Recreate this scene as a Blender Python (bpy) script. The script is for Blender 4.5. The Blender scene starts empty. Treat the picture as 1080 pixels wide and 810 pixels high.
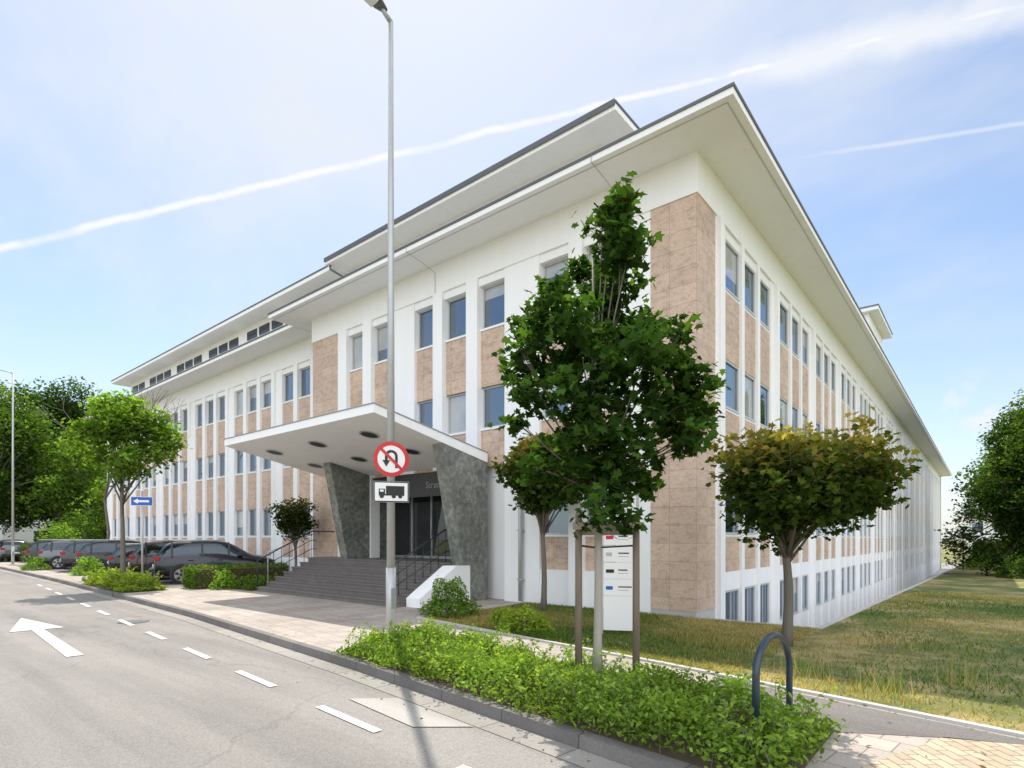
import bpy, math, random
import numpy as np
from mathutils import Vector, Matrix
random.seed(7); rng=np.random.default_rng(11)
S=bpy.context.scene
S.view_settings.view_transform='Standard'
S.view_settings.look='None'; S.view_settings.exposure=0; S.view_settings.gamma=1

# ------------------------------------------------------------------ materials
def newmat(name):
    m=bpy.data.materials.new(name); m.use_nodes=True
    nt=m.node_tree; b=nt.nodes['Principled BSDF']
    return m,nt,b
def N(nt,t,**k):
    n=nt.nodes.new(t)
    for a,v in k.items():
        if a.startswith('i_'): n.inputs[a[2:].replace('_',' ')].default_value=v
        else: setattr(n,a,v)
    return n
def L(nt,a,b): nt.links.new(a,b)
def c4(c): return (c[0],c[1],c[2],1)
def mixc(nt,fac,a,b,mode='MIX'):
    n=N(nt,'ShaderNodeMix',data_type='RGBA',blend_type=mode)
    for idx,v in ((0,fac),(6,a),(7,b)):
        if hasattr(v,'links') or hasattr(v,'is_linked'): L(nt,v,n.inputs[idx])
        else: n.inputs[idx].default_value=v if idx==0 else c4(v)
    return n.outputs[2]
def ramp(nt,src,stops):
    r=N(nt,'ShaderNodeValToRGB'); e=r.color_ramp.elements
    while len(e)<len(stops): e.new(.5)
    for i,(p,c) in enumerate(stops): e[i].position=p; e[i].color=c4(c) if len(c)==3 else c
    L(nt,src,r.inputs[0]); return r.outputs[0]
def noise(nt,vec,scale,detail=4,rough=.6):
    n=N(nt,'ShaderNodeTexNoise'); n.inputs['Scale'].default_value=scale; n.inputs['Detail'].default_value=min(detail,4)
    n.inputs['Roughness'].default_value=rough; L(nt,vec,n.inputs['Vector']); return n.outputs[0]
def bump(nt,b,h,st=.3,d=.01):
    n=N(nt,'ShaderNodeBump'); n.inputs['Strength'].default_value=st; n.inputs['Distance'].default_value=d
    L(nt,h,n.inputs['Height']); L(nt,n.outputs[0],b.inputs['Normal'])
def obj(nt): return N(nt,'ShaderNodeTexCoord').outputs['Object']
def simple(name,col,rough=.6,metal=0,var=.12,scale=3.,bs=.15,fine=40):
    m,nt,b=newmat(name); o=obj(nt)
    a=noise(nt,o,scale)
    c=mixc(nt,a,tuple(x*(1-var) for x in col),tuple(min(1,x*(1+var)) for x in col))
    L(nt,c,b.inputs['Base Color']); b.inputs['Roughness'].default_value=rough; b.inputs['Metallic'].default_value=metal
    if bs>.1: bump(nt,b,noise(nt,o,fine,2),bs,.004)
    return m
def wallcoord(nt):
    o=obj(nt); s=N(nt,'ShaderNodeSeparateXYZ'); L(nt,o,s.inputs[0])
    a=N(nt,'ShaderNodeMath',operation='ADD'); L(nt,s.outputs[0],a.inputs[0]); L(nt,s.outputs[1],a.inputs[1])
    c=N(nt,'ShaderNodeCombineXYZ'); L(nt,a.outputs[0],c.inputs[0]); L(nt,s.outputs[2],c.inputs[1]); return o,c.outputs[0]
def brick(nt,vec,c1,c2,cm,w,h,mort,off=0.5):
    n=N(nt,'ShaderNodeTexBrick'); n.offset=off; n.squash=1
    n.inputs['Scale'].default_value=1; n.inputs['Brick Width'].default_value=w; n.inputs['Row Height'].default_value=h
    n.inputs['Mortar Size'].default_value=mort; n.inputs['Mortar Smooth'].default_value=.1; n.inputs['Bias'].default_value=0
    n.inputs['Color1'].default_value=c4(c1); n.inputs['Color2'].default_value=c4(c2); n.inputs['Mortar'].default_value=c4(cm)
    L(nt,vec,n.inputs['Vector']); return n
def m_white():
    m,nt,b=newmat('white_render'); o=obj(nt)
    mp=N(nt,'ShaderNodeMapping'); mp.inputs['Scale'].default_value=(4,4,.3); L(nt,o,mp.inputs[0])
    c=ramp(nt,noise(nt,mp.outputs[0],1.0,4),[(.35,(.885,.89,.90)),(.75,(.85,.852,.86))])
    L(nt,c,b.inputs['Base Color']); b.inputs['Roughness'].default_value=.75
    return m
def m_trav():
    m,nt,b=newmat('travertine_cladding'); o,w=wallcoord(nt)
    br=brick(nt,w,(.61,.465,.365),(.52,.39,.30),(.30,.225,.175),.62,.40,.004,0.0)
    mp=N(nt,'ShaderNodeMapping'); mp.inputs['Scale'].default_value=(2,2,3.6); L(nt,o,mp.inputs[0])
    v=ramp(nt,noise(nt,mp.outputs[0],1.9,4,.75),[(.32,(.74,.69,.65)),(.5,(1,1,1)),(.68,(1.12,1.09,1.06))])
    p=ramp(nt,noise(nt,mp.outputs[0],11,4,.75),[(.37,(.55,.49,.45)),(.46,(1,1,1)),(.66,(1.10,1.08,1.06))])
    c=mixc(nt,1.0,br.outputs['Color'],v,'MULTIPLY'); c=mixc(nt,.75,c,p,'MULTIPLY')
    L(nt,c,b.inputs['Base Color']); b.inputs['Roughness'].default_value=.55
    return m
def m_darkstone():
    m,nt,b=newmat('dark_slate_cladding'); o=obj(nt)
    v=N(nt,'ShaderNodeTexVoronoi'); v.inputs['Scale'].default_value=3.2; v.inputs['Randomness'].default_value=1; L(nt,o,v.inputs['Vector'])
    a=noise(nt,o,7,4,.7)
    c=ramp(nt,a,[(.3,(.10,.115,.105)),(.5,(.18,.19,.175)),(.7,(.31,.315,.285))])
    s=N(nt,'ShaderNodeSeparateColor'); L(nt,v.outputs['Color'],s.inputs[0])
    c=mixc(nt,.7,c,ramp(nt,s.outputs[0],[(0,(.6,.62,.6)),(1,(1.25,1.25,1.18))]),'MULTIPLY')
    L(nt,c,b.inputs['Base Color']); b.inputs['Roughness'].default_value=.5; bump(nt,b,a,.5,.02); return m
def m_glass(name,tint,inner,mixf):
    m=bpy.data.materials.new(name); m.use_nodes=True; nt=m.node_tree
    for n in list(nt.nodes): nt.nodes.remove(n)
    out=N(nt,'ShaderNodeOutputMaterial'); g=N(nt,'ShaderNodeBsdfGlossy'); g.inputs['Color'].default_value=c4(tint); g.inputs['Roughness'].default_value=.02
    d=N(nt,'ShaderNodeBsdfDiffuse'); o=obj(nt)
    w=noise(nt,o,.8,2)
    L(nt,mixc(nt,w,tuple(x*.5 for x in inner),tuple(x*1.5 for x in inner)),d.inputs['Color'])
    bp=N(nt,'ShaderNodeBump'); bp.inputs['Strength'].default_value=.12; bp.inputs['Distance'].default_value=.02
    L(nt,w,bp.inputs['Height']); L(nt,bp.outputs[0],g.inputs['Normal'])
    f=N(nt,'ShaderNodeFresnel'); f.inputs[0].default_value=1.6
    a=N(nt,'ShaderNodeMath',operation='ADD',use_clamp=True); a.inputs[1].default_value=mixf; L(nt,f.outputs[0],a.inputs[0])
    mx=N(nt,'ShaderNodeMixShader'); L(nt,a.outputs[0],mx.inputs[0]); L(nt,d.outputs[0],mx.inputs[1]); L(nt,g.outputs[0],mx.inputs[2])
    L(nt,mx.outputs[0],out.inputs[0]); return m
def m_asphalt(name,lo,hi,warm=(1,.93,.86),crack=True):
    m,nt,b=newmat(name); o=obj(nt)
    big=noise(nt,o,.35,4,.6)
    mp=N(nt,'ShaderNodeMapping'); mp.inputs['Scale'].default_value=(.10,1.4,1); mp.inputs['Rotation'].default_value=(0,0,.1); L(nt,o,mp.inputs[0])
    lane=noise(nt,mp.outputs[0],1.0,4)
    f=noise(nt,o,60,3,.85)
    A=tuple(lo*w for w in warm); B=tuple(hi*w for w in warm)
    c=mixc(nt,big,A,B)
    c=mixc(nt,.8,c,ramp(nt,lane,[(.35,(.74,.74,.74)),(.65,(1.14,1.14,1.14))]),'MULTIPLY')
    c=mixc(nt,.9,c,ramp(nt,f,[(.3,(.55,.55,.55)),(.52,(1,1,1)),(.7,(1.35,1.33,1.3))]),'MULTIPLY')
    if crack:
        v=N(nt,'ShaderNodeTexVoronoi',feature='DISTANCE_TO_EDGE'); v.inputs['Scale'].default_value=.2
        ad=N(nt,'ShaderNodeVectorMath',operation='ADD'); L(nt,o,ad.inputs[0])
        nn=N(nt,'ShaderNodeTexNoise'); nn.inputs['Scale'].default_value=1.4; nn.inputs['Detail'].default_value=4; L(nt,o,nn.inputs['Vector']); L(nt,nn.outputs['Color'],ad.inputs[1])
        L(nt,ad.outputs[0],v.inputs['Vector'])
        c=mixc(nt,.35,c,ramp(nt,v.outputs['Distance'],[(0,(.45,.45,.45)),(.006,(1,1,1))]),'MULTIPLY')
    L(nt,c,b.inputs['Base Color']); b.inputs['Roughness'].default_value=.85; bump(nt,b,f,.4,.006); return m
def m_paving(name,c1,c2,cm,w,h,mort,rot=0.12,off=.5):
    m,nt,b=newmat(name); o=obj(nt)
    mp=N(nt,'ShaderNodeMapping'); mp.inputs['Rotation'].default_value=(0,0,rot); L(nt,o,mp.inputs[0])
    br=brick(nt,mp.outputs[0],c1,c2,cm,w,h,mort,off)
    a=noise(nt,o,.6,4,.65); f=noise(nt,o,50,3,.7)
    c=mixc(nt,.8,br.outputs['Color'],ramp(nt,a,[(.3,(.7,.69,.67)),(.7,(1.15,1.14,1.12))]),'MULTIPLY')
    c=mixc(nt,.7,c,ramp(nt,f,[(.3,(.7,.7,.7)),(.7,(1.2,1.2,1.2))]),'MULTIPLY')
    L(nt,c,b.inputs['Base Color']); b.inputs['Roughness'].default_value=.85
    return m
def m_grass():
    m,nt,b=newmat('lawn_turf'); o=obj(nt)
    a=noise(nt,o,.45,4,.7); f=noise(nt,o,28,4,.8); g=noise(nt,o,3,4,.7)
    c=ramp(nt,a,[(.38,(.085,.14,.03)),(.50,(.21,.21,.075)),(.60,(.44,.35,.18))])
    c=mixc(nt,.7,c,ramp(nt,f,[(.3,(.45,.45,.4)),(.7,(1.3,1.25,1.1))]),'MULTIPLY')
    c=mixc(nt,.7,c,ramp(nt,g,[(.3,(.5,.62,.5)),(.7,(1.2,1.15,1))]),'MULTIPLY')
    L(nt,c,b.inputs['Base Color']); b.inputs['Roughness'].default_value=.95; return m
def m_leaf(name='leaf',trans=.45):
    m=bpy.data.materials.new(name); m.use_nodes=True; nt=m.node_tree
    for n in list(nt.nodes): nt.nodes.remove(n)
    out=N(nt,'ShaderNodeOutputMaterial'); at=N(nt,'ShaderNodeAttribute'); at.attribute_name='Col'
    d=N(nt,'ShaderNodeBsdfDiffuse'); t=N(nt,'ShaderNodeBsdfTranslucent')
    L(nt,at.outputs['Color'],d.inputs['Color'])
    L(nt,mixc(nt,1.0,at.outputs['Color'],(1.8,1.75,.65),'MULTIPLY'),t.inputs['Color'])
    m1=N(nt,'ShaderNodeMixShader'); m1.inputs[0].default_value=trans; L(nt,d.outputs[0],m1.inputs[1]); L(nt,t.outputs[0],m1.inputs[2])
    L(nt,m1.outputs[0],out.inputs[0]); return m
def m_paint(name,col):
    m,nt,b=newmat(name); b.inputs['Base Color'].default_value=c4(col); b.inputs['Metallic'].default_value=.35
    b.inputs['Roughness'].default_value=.25; b.inputs['Coat Weight'].default_value=.6; b.inputs['Coat Roughness'].default_value=.04; return m
def m_mark():
    m,nt,b=newmat('road_paint'); o=obj(nt)
    f=ramp(nt,noise(nt,o,35,4,.75),[(.38,(.34,.32,.29)),(.48,(.70,.68,.64))])
    L(nt,f,b.inputs['Base Color']); b.inputs['Roughness'].default_value=.7; return m
def m_wood(name,a,bb):
    m,nt,b=newmat(name); o=obj(nt)
    mp=N(nt,'ShaderNodeMapping'); mp.inputs['Scale'].default_value=(14,14,1.2); L(nt,o,mp.inputs[0])
    f=noise(nt,mp.outputs[0],2,4,.7); L(nt,mixc(nt,f,a,bb),b.inputs['Base Color']); b.inputs['Roughness'].default_value=.9; bump(nt,b,f,.5,.01); return m

WHITE=m_white(); TRAV=m_trav(); SLATE=m_darkstone()
GLA=m_glass('window_glass',(.68,.80,.93),(.035,.05,.065),.24)
GLB=m_glass('window_glass_blind',(.8,.9,1.0),(.42,.42,.40),.12)
GLD=m_glass('door_glass',(.6,.65,.7),(.025,.027,.028),.06)
FRAME=simple('window_frame',(.50,.51,.52),.4,0,.05,3,0)
DFRAME=simple('door_frame',(.035,.035,.035),.4,0,.1,3,0)
METAL=simple('roof_edge_metal',(.13,.135,.14),.5,.3,.15,3,0)
LMETAL=simple('canopy_edge_metal',(.30,.31,.32),.5,.3,.15,3,0)
ROOF=simple('roof_gravel',(.30,.29,.27),.9,0,.25,2)
CONC=simple('concrete',(.50,.485,.46),.85,0,.18,2,.4)
KERB=m_paving('kerb_stone',(.34,.32,.29),(.29,.27,.25),(.12,.12,.11),1.0,4,.008,0.12,0)
STEP=simple('step_stone',(.15,.135,.125),.6,0,.35,4,.3)
GALV=simple('galvanised_steel',(.46,.47,.47),.45,.35,.1,6,.05)
BLACK=simple('black_paint',(.015,.017,.02),.35,0,.1,3,0)
HOOP=simple('anthracite_paint',(.03,.045,.07),.3,.1,.2,3,0)
ASPH=m_asphalt('asphalt_road',.21,.29); ASPH2=m_asphalt('asphalt_parking',.15,.21,crack=False)
PATCH=m_asphalt('concrete_patch',.34,.41,crack=False)
PAVE=m_paving('pavement_slabs',(.47,.41,.36),(.38,.335,.30),(.20,.175,.155),.30,.30,.006)
BRK=m_paving('beige_block_paving',(.58,.46,.32),(.44,.35,.25),(.20,.16,.12),.2,.1,.006,.9)
TURF=m_grass(); SOIL=simple('soil',(.10,.07,.045),.95,0,.4,6,.6)
LEAF=m_leaf(); BARK=m_wood('bark',(.09,.075,.06),(.22,.19,.16)); BARKL=m_wood('bark_light',(.28,.26,.22),(.45,.42,.37))
WOOD=m_wood('stake_wood',(.10,.075,.055),(.26,.20,.15)); PLANK=m_wood('plank_pale',(.25,.21,.17),(.42,.37,.31))
MARK=m_mark()
RED=simple('sign_red',(.55,.02,.02),.35,0,.05,3,0); SWHITE=simple('sign_white',(.8,.8,.8),.35,0,.03,3,0); SBLACK=simple('sign_black',(.012,.012,.012),.4,0,.05,3,0)
BLUE=simple('sign_blue',(.01,.10,.42),.35,0,.05,3,0)
TYRE=simple('tyre',(.02,.02,.02),.8,0,.1,3,0); RIM=simple('rim',(.35,.35,.36),.3,.8,.1,3,0)
CGL=m_glass('car_glass',(.6,.7,.8),(.012,.014,.016),.05); TAIL=simple('tail_light',(.35,.01,.01),.2,0,.05,3,0); HEADL=simple('head_light',(.7,.72,.75),.1,0,.05,3,0)

# ------------------------------------------------------------------ mesh builder
class MB:
    def __init__(s): s.v=[];s.f=[];s.m=[];s.sm=[];s.mats=[]
    def mi(s,mat):
        if mat not in s.mats: s.mats.append(mat)
        return s.mats.index(mat)
    def poly(s,pts,mat,sm=False):
        i=len(s.v); s.v+= [tuple(p) for p in pts]; s.f.append(tuple(range(i,i+len(pts)))); s.m.append(s.mi(mat)); s.sm.append(sm)
    def hexa(s,p,mat):
        i=len(s.v); s.v+=[tuple(q) for q in p]; k=s.mi(mat)
        for f in ((0,3,2,1),(4,5,6,7),(0,1,5,4),(1,2,6,5),(2,3,7,6),(3,0,4,7)):
            s.f.append(tuple(i+a for a in f)); s.m.append(k); s.sm.append(False)
    def box(s,x0,x1,y0,y1,z0,z1,mat):
        x0,x1=min(x0,x1),max(x0,x1); y0,y1=min(y0,y1),max(y0,y1)
        s.hexa([(x0,y0,z0),(x1,y0,z0),(x1,y1,z0),(x0,y1,z0),(x0,y0,z1),(x1,y0,z1),(x1,y1,z1),(x0,y1,z1)],mat)
    def prism(s,pts,dirv,mat):
        a=[Vector(p) for p in pts]; d=Vector(dirv); n=len(a); i=len(s.v); k=s.mi(mat)
        s.v+=[tuple(p) for p in a]+[tuple(p+d) for p in a]
        s.f.append(tuple(i+j for j in reversed(range(n)))); s.f.append(tuple(i+n+j for j in range(n))); s.m+=[k,k]; s.sm+=[False,False]
        for j in range(n):
            s.f.append((i+j,i+(j+1)%n,i+n+(j+1)%n,i+n+j)); s.m.append(k); s.sm.append(False)
    def tube(s,pts,rad,mat,seg=8,cap=True,jit=0):
        pts=[Vector(p) for p in pts]; n=len(pts)
        if not hasattr(rad,'__len__'): rad=[rad]*n
        k=s.mi(mat); i0=len(s.v)
        d0=(pts[-1]-pts[0]).normalized()
        ref=Vector((0,0,0))
        for j in range(n-2): ref+=(pts[j+1]-pts[j]).cross(pts[j+2]-pts[j+1])
        if ref.length>1e-3: ref.normalize()
        else: ref=Vector((0,0,1)) if abs(d0.z)<.8 else Vector((1,.3,0)).normalized()
        for j,p in enumerate(pts):
            t=(pts[min(j+1,n-1)]-pts[max(j-1,0)]).normalized()
            a=t.cross(ref)
            if a.length<.05: a=t.cross(Vector((0.2,1,0)))
            a.normalize(); b=t.cross(a).normalized()
            for q in range(seg):
                an=2*math.pi*q/seg; r=rad[j]*(1+jit*random.uniform(-1,1))
                s.v.append(tuple(p+a*math.cos(an)*r+b*math.sin(an)*r))
        for j in range(n-1):
            for q in range(seg):
                a=i0+j*seg+q; b=i0+j*seg+(q+1)%seg
                s.f.append((a,b,b+seg,a+seg)); s.m.append(k); s.sm.append(True)
        if cap:
            s.f.append(tuple(i0+q for q in reversed(range(seg)))); s.f.append(tuple(i0+(n-1)*seg+q for q in range(seg))); s.m+=[k,k]; s.sm+=[False,False]
    def disc(s,c,nrm,r,mat,seg=28,r0=0):
        c=Vector(c); nrm=Vector(nrm).normalized(); a=nrm.cross(Vector((0,0,1)))
        if a.length<.1: a=Vector((1,0,0))
        a.normalize(); b=nrm.cross(a)
        o=[c+a*math.cos(2*math.pi*q/seg)*r+b*math.sin(2*math.pi*q/seg)*r for q in range(seg)]
        if r0==0: s.poly(o,mat)
        else:
            i=[c+a*math.cos(2*math.pi*q/seg)*r0+b*math.sin(2*math.pi*q/seg)*r0 for q in range(seg)]
            for q in range(seg): s.poly([o[q],o[(q+1)%seg],i[(q+1)%seg],i[q]],mat)
    def build(s,name,parent=None,bevel=0,subsurf=0,fixn=False):
        me=bpy.data.meshes.new(name); me.from_pydata(s.v,[],s.f)
        for m in s.mats: me.materials.append(m)
        me.polygons.foreach_set('material_index',s.m); me.polygons.foreach_set('use_smooth',s.sm); me.update()
        o=bpy.data.objects.new(name,me); S.collection.objects.link(o)
        if fixn:
            import bmesh; bm=bmesh.new(); bm.from_mesh(me); bmesh.ops.remove_doubles(bm,verts=bm.verts,dist=1e-4); bmesh.ops.recalc_face_normals(bm,faces=bm.faces); bm.to_mesh(me); bm.free()
        if parent: o.parent=parent
        if bevel: 
            b=o.modifiers.new('b','BEVEL'); b.width=bevel; b.segments=2; b.limit_method='ANGLE'
        if subsurf:
            b=o.modifiers.new('s','SUBSURF'); b.levels=subsurf; b.render_levels=subsurf
        return o
def empty(name,loc=(0,0,0),rz=0):
    e=bpy.data.objects.new(name,None); e.location=loc; e.rotation_euler=(0,0,rz); S.collection.objects.link(e); return e

# ------------------------------------------------------------------ camera, light, sky
cd=bpy.data.cameras.new('camera'); cam=bpy.data.objects.new('camera',cd); S.collection.objects.link(cam); S.camera=cam
cam.location=(4.79,-12.0,1.7); cam.rotation_euler=(math.pi/2,0,math.radians(39.56))
cd.sensor_width=36; cd.lens=20.23; cd.shift_y=.151; cd.clip_end=3000; cd.clip_start=.05
az=(-.815,.579); el=math.radians(61.5)
sd=Vector((az[0]*math.cos(el),az[1]*math.cos(el),math.sin(el)))
sl=bpy.data.lights.new('sun','SUN'); sl.energy=5.0; sl.angle=math.radians(.5); sl.color=(1,.94,.84)
so=bpy.data.objects.new('sun',sl); S.collection.objects.link(so); so.rotation_euler=sd.to_track_quat('Z','Y').to_euler(); so.location=(0,0,60)
W=bpy.data.worlds.new('World'); S.world=W; W.use_nodes=True; nt=W.node_tree
bg=nt.nodes['Background']; bg.inputs[1].default_value=.15
sky=N(nt,'ShaderNodeTexSky',sky_type='NISHITA'); sky.sun_disc=False; sky.sun_elevation=el; sky.sun_rotation=math.atan2(az[0],az[1])
sky.air_density=1.0; sky.dust_density=.8; sky.ozone_density=2.0
tc=N(nt,'ShaderNodeTexCoord').outputs['Generated']
sep=N(nt,'ShaderNodeSeparateXYZ'); L(nt,tc,sep.inputs[0])
def mth(op,a,b=None,cl=False):
    n=N(nt,'ShaderNodeMath',operation=op,use_clamp=cl)
    for i,v in enumerate((a,b)):
        if v is None: continue
        if hasattr(v,'is_linked'): L(nt,v,n.inputs[i])
        else: n.inputs[i].default_value=v
    return n.outputs[0]
def mapr(v,a,b,c=0,d=1):
    n=N(nt,'ShaderNodeMapRange',interpolation_type='SMOOTHSTEP')
    L(nt,v,n.inputs[0])
    for i,x in enumerate((a,b,c,d)): n.inputs[i+1].default_value=x
    return n.outputs[0]
def dotv(vec,n3):
    n=N(nt,'ShaderNodeVectorMath',operation='DOT_PRODUCT'); L(nt,vec,n.inputs[0]); n.inputs[1].default_value=n3; return n.outputs['Value']
mp=N(nt,'ShaderNodeMapping'); mp.inputs['Scale'].default_value=(1.2,3.2,3.5); mp.inputs['Rotation'].default_value=(.2,.5,.6); L(nt,tc,mp.inputs[0])
ci=noise(nt,mp.outputs[0],1.8,4,.62)
sund=dotv(tc,tuple(sd))
glow=mapr(sund,.66,1.0,0,1)
veil=mth('MULTIPLY',mapr(ci,.38,.75,0,1),.36)
veil=mth('ADD',veil,.03)
veil=mth('ADD',veil,mth('MULTIPLY',glow,.75),True)
veil=mth('ADD',veil,mapr(sep.outputs[2],0.0,.40,.32,0),True)
warp=noise(nt,tc,14,3,.6)
def mapr2(a,x0,x1):
    n=N(nt,'ShaderNodeMapRange',interpolation_type='SMOOTHSTEP'); L(nt,a,n.inputs[0]); n.inputs[1].default_value=x0; n.inputs[2].default_value=x1; n.inputs[3].default_value=1; n.inputs[4].default_value=0; return n.outputs[0]
def contrail(n3,w,soft,wob=.006):
    d=dotv(tc,n3); d=mth('ADD',d,mth('MULTIPLY',mth('SUBTRACT',warp,.5),wob))
    return mapr2(mth('ABSOLUTE',d),w*.3,w+soft)
up=mapr(sep.outputs[2],.1,.2)
right=mapr(sep.outputs[0],-.55,-.2)
brk=mapr(warp,.3,.6,.45,.95)
n1=(-.2175,.5615,-.7984)
t1=mth('MULTIPLY',contrail(n1,.0025,.004,.010),brk)
t1b=mth('MULTIPLY',mth('MULTIPLY',contrail(n1,.010,.020,.04),mapr(ci,.3,.7,.25,.7)),right)
t2=mth('MULTIPLY',mth('MULTIPLY',contrail((-.2189,.4694,-.8554),.001,.003),mapr(sep.outputs[0],-.22,-.1)),.4)
tr=mth('MULTIPLY',mth('MAXIMUM',mth('MAXIMUM',t1,t1b),t2),up)
skyb=mixc(nt,1.0,sky.outputs[0],(1.35,1.32,1.28),'MULTIPLY')
skyc=mixc(nt,veil,skyb,(5.6,5.9,6.3))
skyc=mixc(nt,mth('MULTIPLY',tr,.9),skyc,(6.8,6.8,6.85))
cum=mapr(warp,.53,.62); lowb=mth('MULTIPLY',mapr(sep.outputs[2],.03,.08),mapr2(sep.outputs[2],.15,.24))
skyc=mixc(nt,mth('MULTIPLY',cum,mth('MULTIPLY',lowb,.7)),skyc,(6.3,6.3,6.4))
# fill light added to the unseen sky opposite the sun, brightens the shaded facades
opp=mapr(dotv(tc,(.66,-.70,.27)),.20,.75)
sky_fill=mth('MULTIPLY',opp,mapr(ci,.30,.55,.5,1))
sky_fill=mth('MULTIPLY',sky_fill,mapr(sep.outputs[2],-.02,.10))
skyc=mixc(nt,sky_fill,skyc,(14.6,15.0,15.6))
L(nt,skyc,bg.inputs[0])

# ------------------------------------------------------------------ ground
def lin(xs,ys): return lambda x: float(np.interp(x,xs,ys))
curb=lin([-400,-60,-40,-25,-9.5,-1.83,2.83,8,20,60,400],[-4.2,-4.7,-5.0,-5.62,-6.5,-7.3,-7.93,-8.7,-10.6,-17,-75])
lawnf=lin([-4.6,1.4,5,12,45],[-3.75,-4.66,-5.35,-6.5,-12.0])
def gz(y): return -.02*min(max(y,0),60)
g=MB(); xs=[-900,-400,-200,-100,-60,-45,-20,-5,-.3,2.5,6,12,25,45,80,200,500,900]; ys=[-900,-300,-100,-50,-20,-13,-9,-5,0.0,5,10,20,35,60,82,120,250,900]
for i in range(len(xs)-1):
    for j in range(len(ys)-1):
        if xs[i]==-.3 and 0<=ys[j]<82: continue
        g.poly([(x,y,-.28+gz(y)) for x,y in ((xs[i],ys[j]),(xs[i+1],ys[j]),(xs[i+1],ys[j+1]),(xs[i],ys[j+1]))],TURF)
g.build('ground')
XS=[-400,-200,-100,-60,-50,-40,-32,-25,-20,-15,-9.5,-6,-4.6,-1.83,0,1.4,2.83,5,8,12,20,30,45,60,150,400]
r=MB()
for a,b in zip(XS[:-1],XS[1:]):
    r.poly([(a,curb(a)-9.5,-.11),(b,curb(b)-9.5,-.11),(b,curb(b)+.1,-.11),(a,curb(a)+.1,-.11)],ASPH)
r.build('road')
gs=MB()
for a,b in zip(XS[:-1],XS[1:]):
    gs.poly([(a,curb(a)-.28,-.104),(b,curb(b)-.28,-.104),(b,curb(b),-.104),(a,curb(a),-.104)],KERB)
gs.build('gutter')
DK=m_paving('kerb_face',(.20,.19,.18),(.16,.15,.145),(.08,.08,.08),1.0,4,.008,0.12,0)
k=MB()
for a,b in zip(XS[:-1],XS[1:]):
    k.hexa([(a,curb(a),-.2),(b,curb(b),-.2),(b,curb(b)+.14,-.2),(a,curb(a)+.14,-.2),(a,curb(a)+.015,.012),(b,curb(b)+.015,.012),(b,curb(b)+.14,.012),(a,curb(a)+.14,.012)],DK)
    k.hexa([(a,curb(a)-9.5,-.2),(b,curb(b)-9.5,-.2),(b,curb(b)-9.62,-.2),(a,curb(a)-9.62,-.2),(a,curb(a)-9.5,.012),(b,curb(b)-9.5,.012),(b,curb(b)-9.62,.012),(a,curb(a)-9.62,.012)],KERB)
k.build('kerb')
p=MB()
for a,b in zip(XS[:-1],XS[1:]):
    ya=lawnf(a) if a>=-4.6 else 1.4; yb=lawnf(b) if b>-4.6 else 1.4
    if a>=150: continue
    if a>=45: ya=curb(a)+4; yb=curb(b)+4
    if b<=-4.6: ya=yb=1.4
    p.poly([(a,curb(a)+.14,0),(b,curb(b)+.14,0),(b,yb,0),(a,ya,0)],PAVE)
    p.poly([(a,curb(a)-13,0),(b,curb(b)-13,0),(b,curb(b)-9.62,0),(a,curb(a)-9.62,0)],PAVE)
p.build('pavement')
b_=MB()
pts=[(3.75,curb(3.75)+.14),(12,curb(12)+.14),(12,lawnf(12)-.12),(5.4,lawnf(5.4)-.12),(4.5,lawnf(4.5)-.6)]
b_.poly([(x,y,.004) for x,y in pts],BRK); b_.build('block_paving')
dkp=MB(); pts=[(2.3,lawnf(2.3)-.14),(2.3,lawnf(2.3)-1.0),(3.75,-6.3),(4.45,lawnf(4.5)-.65),(5.3,lawnf(5.4)-.14)]
dkp.poly([(x,y,.004) for x,y in pts],ASPH2); dkp.build('asphalt_path')
pk=MB(); pk.poly([(-44,-4.15,.004),(-16.9,-4.15,.004),(-16.9,.95,.004),(-44,.95,.004)],ASPH2); pk.build('parking_area')
e=MB()
LX=[-4.6,-2,1.4,5,12,25,45]
for a,b in zip(LX[:-1],LX[1:]):
    e.hexa([(a,lawnf(a)-.08,-.05),(b,lawnf(b)-.08,-.05),(b,lawnf(b),-.05),(a,lawnf(a),-.05),(a,lawnf(a)-.08,.03),(b,lawnf(b)-.08,.03),(b,lawnf(b),.03),(a,lawnf(a),.03)],CONC)
e.box(-4.68,-4.6,lawnf(-4.6),-.05,-.05,.03,CONC); e.build('lawn_edging')
lw=MB()
def lz(x,y): return .015+gz(y)+.03*math.sin(x*.9+y*.4)*math.sin(y*.7)*(1 if y<-.5 or x>3 else .3)
def patchgrid(x0,x1,nx,yf0,y1,ny):
    for i in range(nx):
        for j in range(ny):
            q=[]
            for di,dj in ((0,0),(1,0),(1,1),(0,1)):
                x=x0+(x1-x0)*(i+di)/nx; y=yf0(x)+(y1-yf0(x))*(j+dj)/ny; q.append((x,y,lz(x,y)))
            lw.poly(q,TURF,True)
patchgrid(-4.6,2.42,28,lawnf,-.1,18); patchgrid(2.42,45,80,lawnf,90,160)
lw.build('lawn',fixn=True)
mk=MB()
def rd(x): return -8.6-.091*(x+.18)
zz=-.100
for kx in range(-1,11):
    x0=-.75-2.32*kx; x1=x0+1.15
    mk.poly([(x0,rd(x0)-.05,zz),(x1,rd(x1)-.05,zz),(x1,rd(x1)+.05,zz),(x0,rd(x0)+.05,zz)],MARK)
T=Vector((-12.1,-9.03)); B=Vector((-6.0,-9.46)); d=(B-T).normalized(); nn=Vector((-d.y,d.x))
def P(a,w): q=T+d*a+nn*w; return (q.x,q.y,zz)
mk.poly([P(0,0),P(2.4,.42),P(2.4,.09),P(6.1,.11),P(6.1,-.11),P(2.4,-.09),P(2.4,-.42)],MARK)
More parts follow.
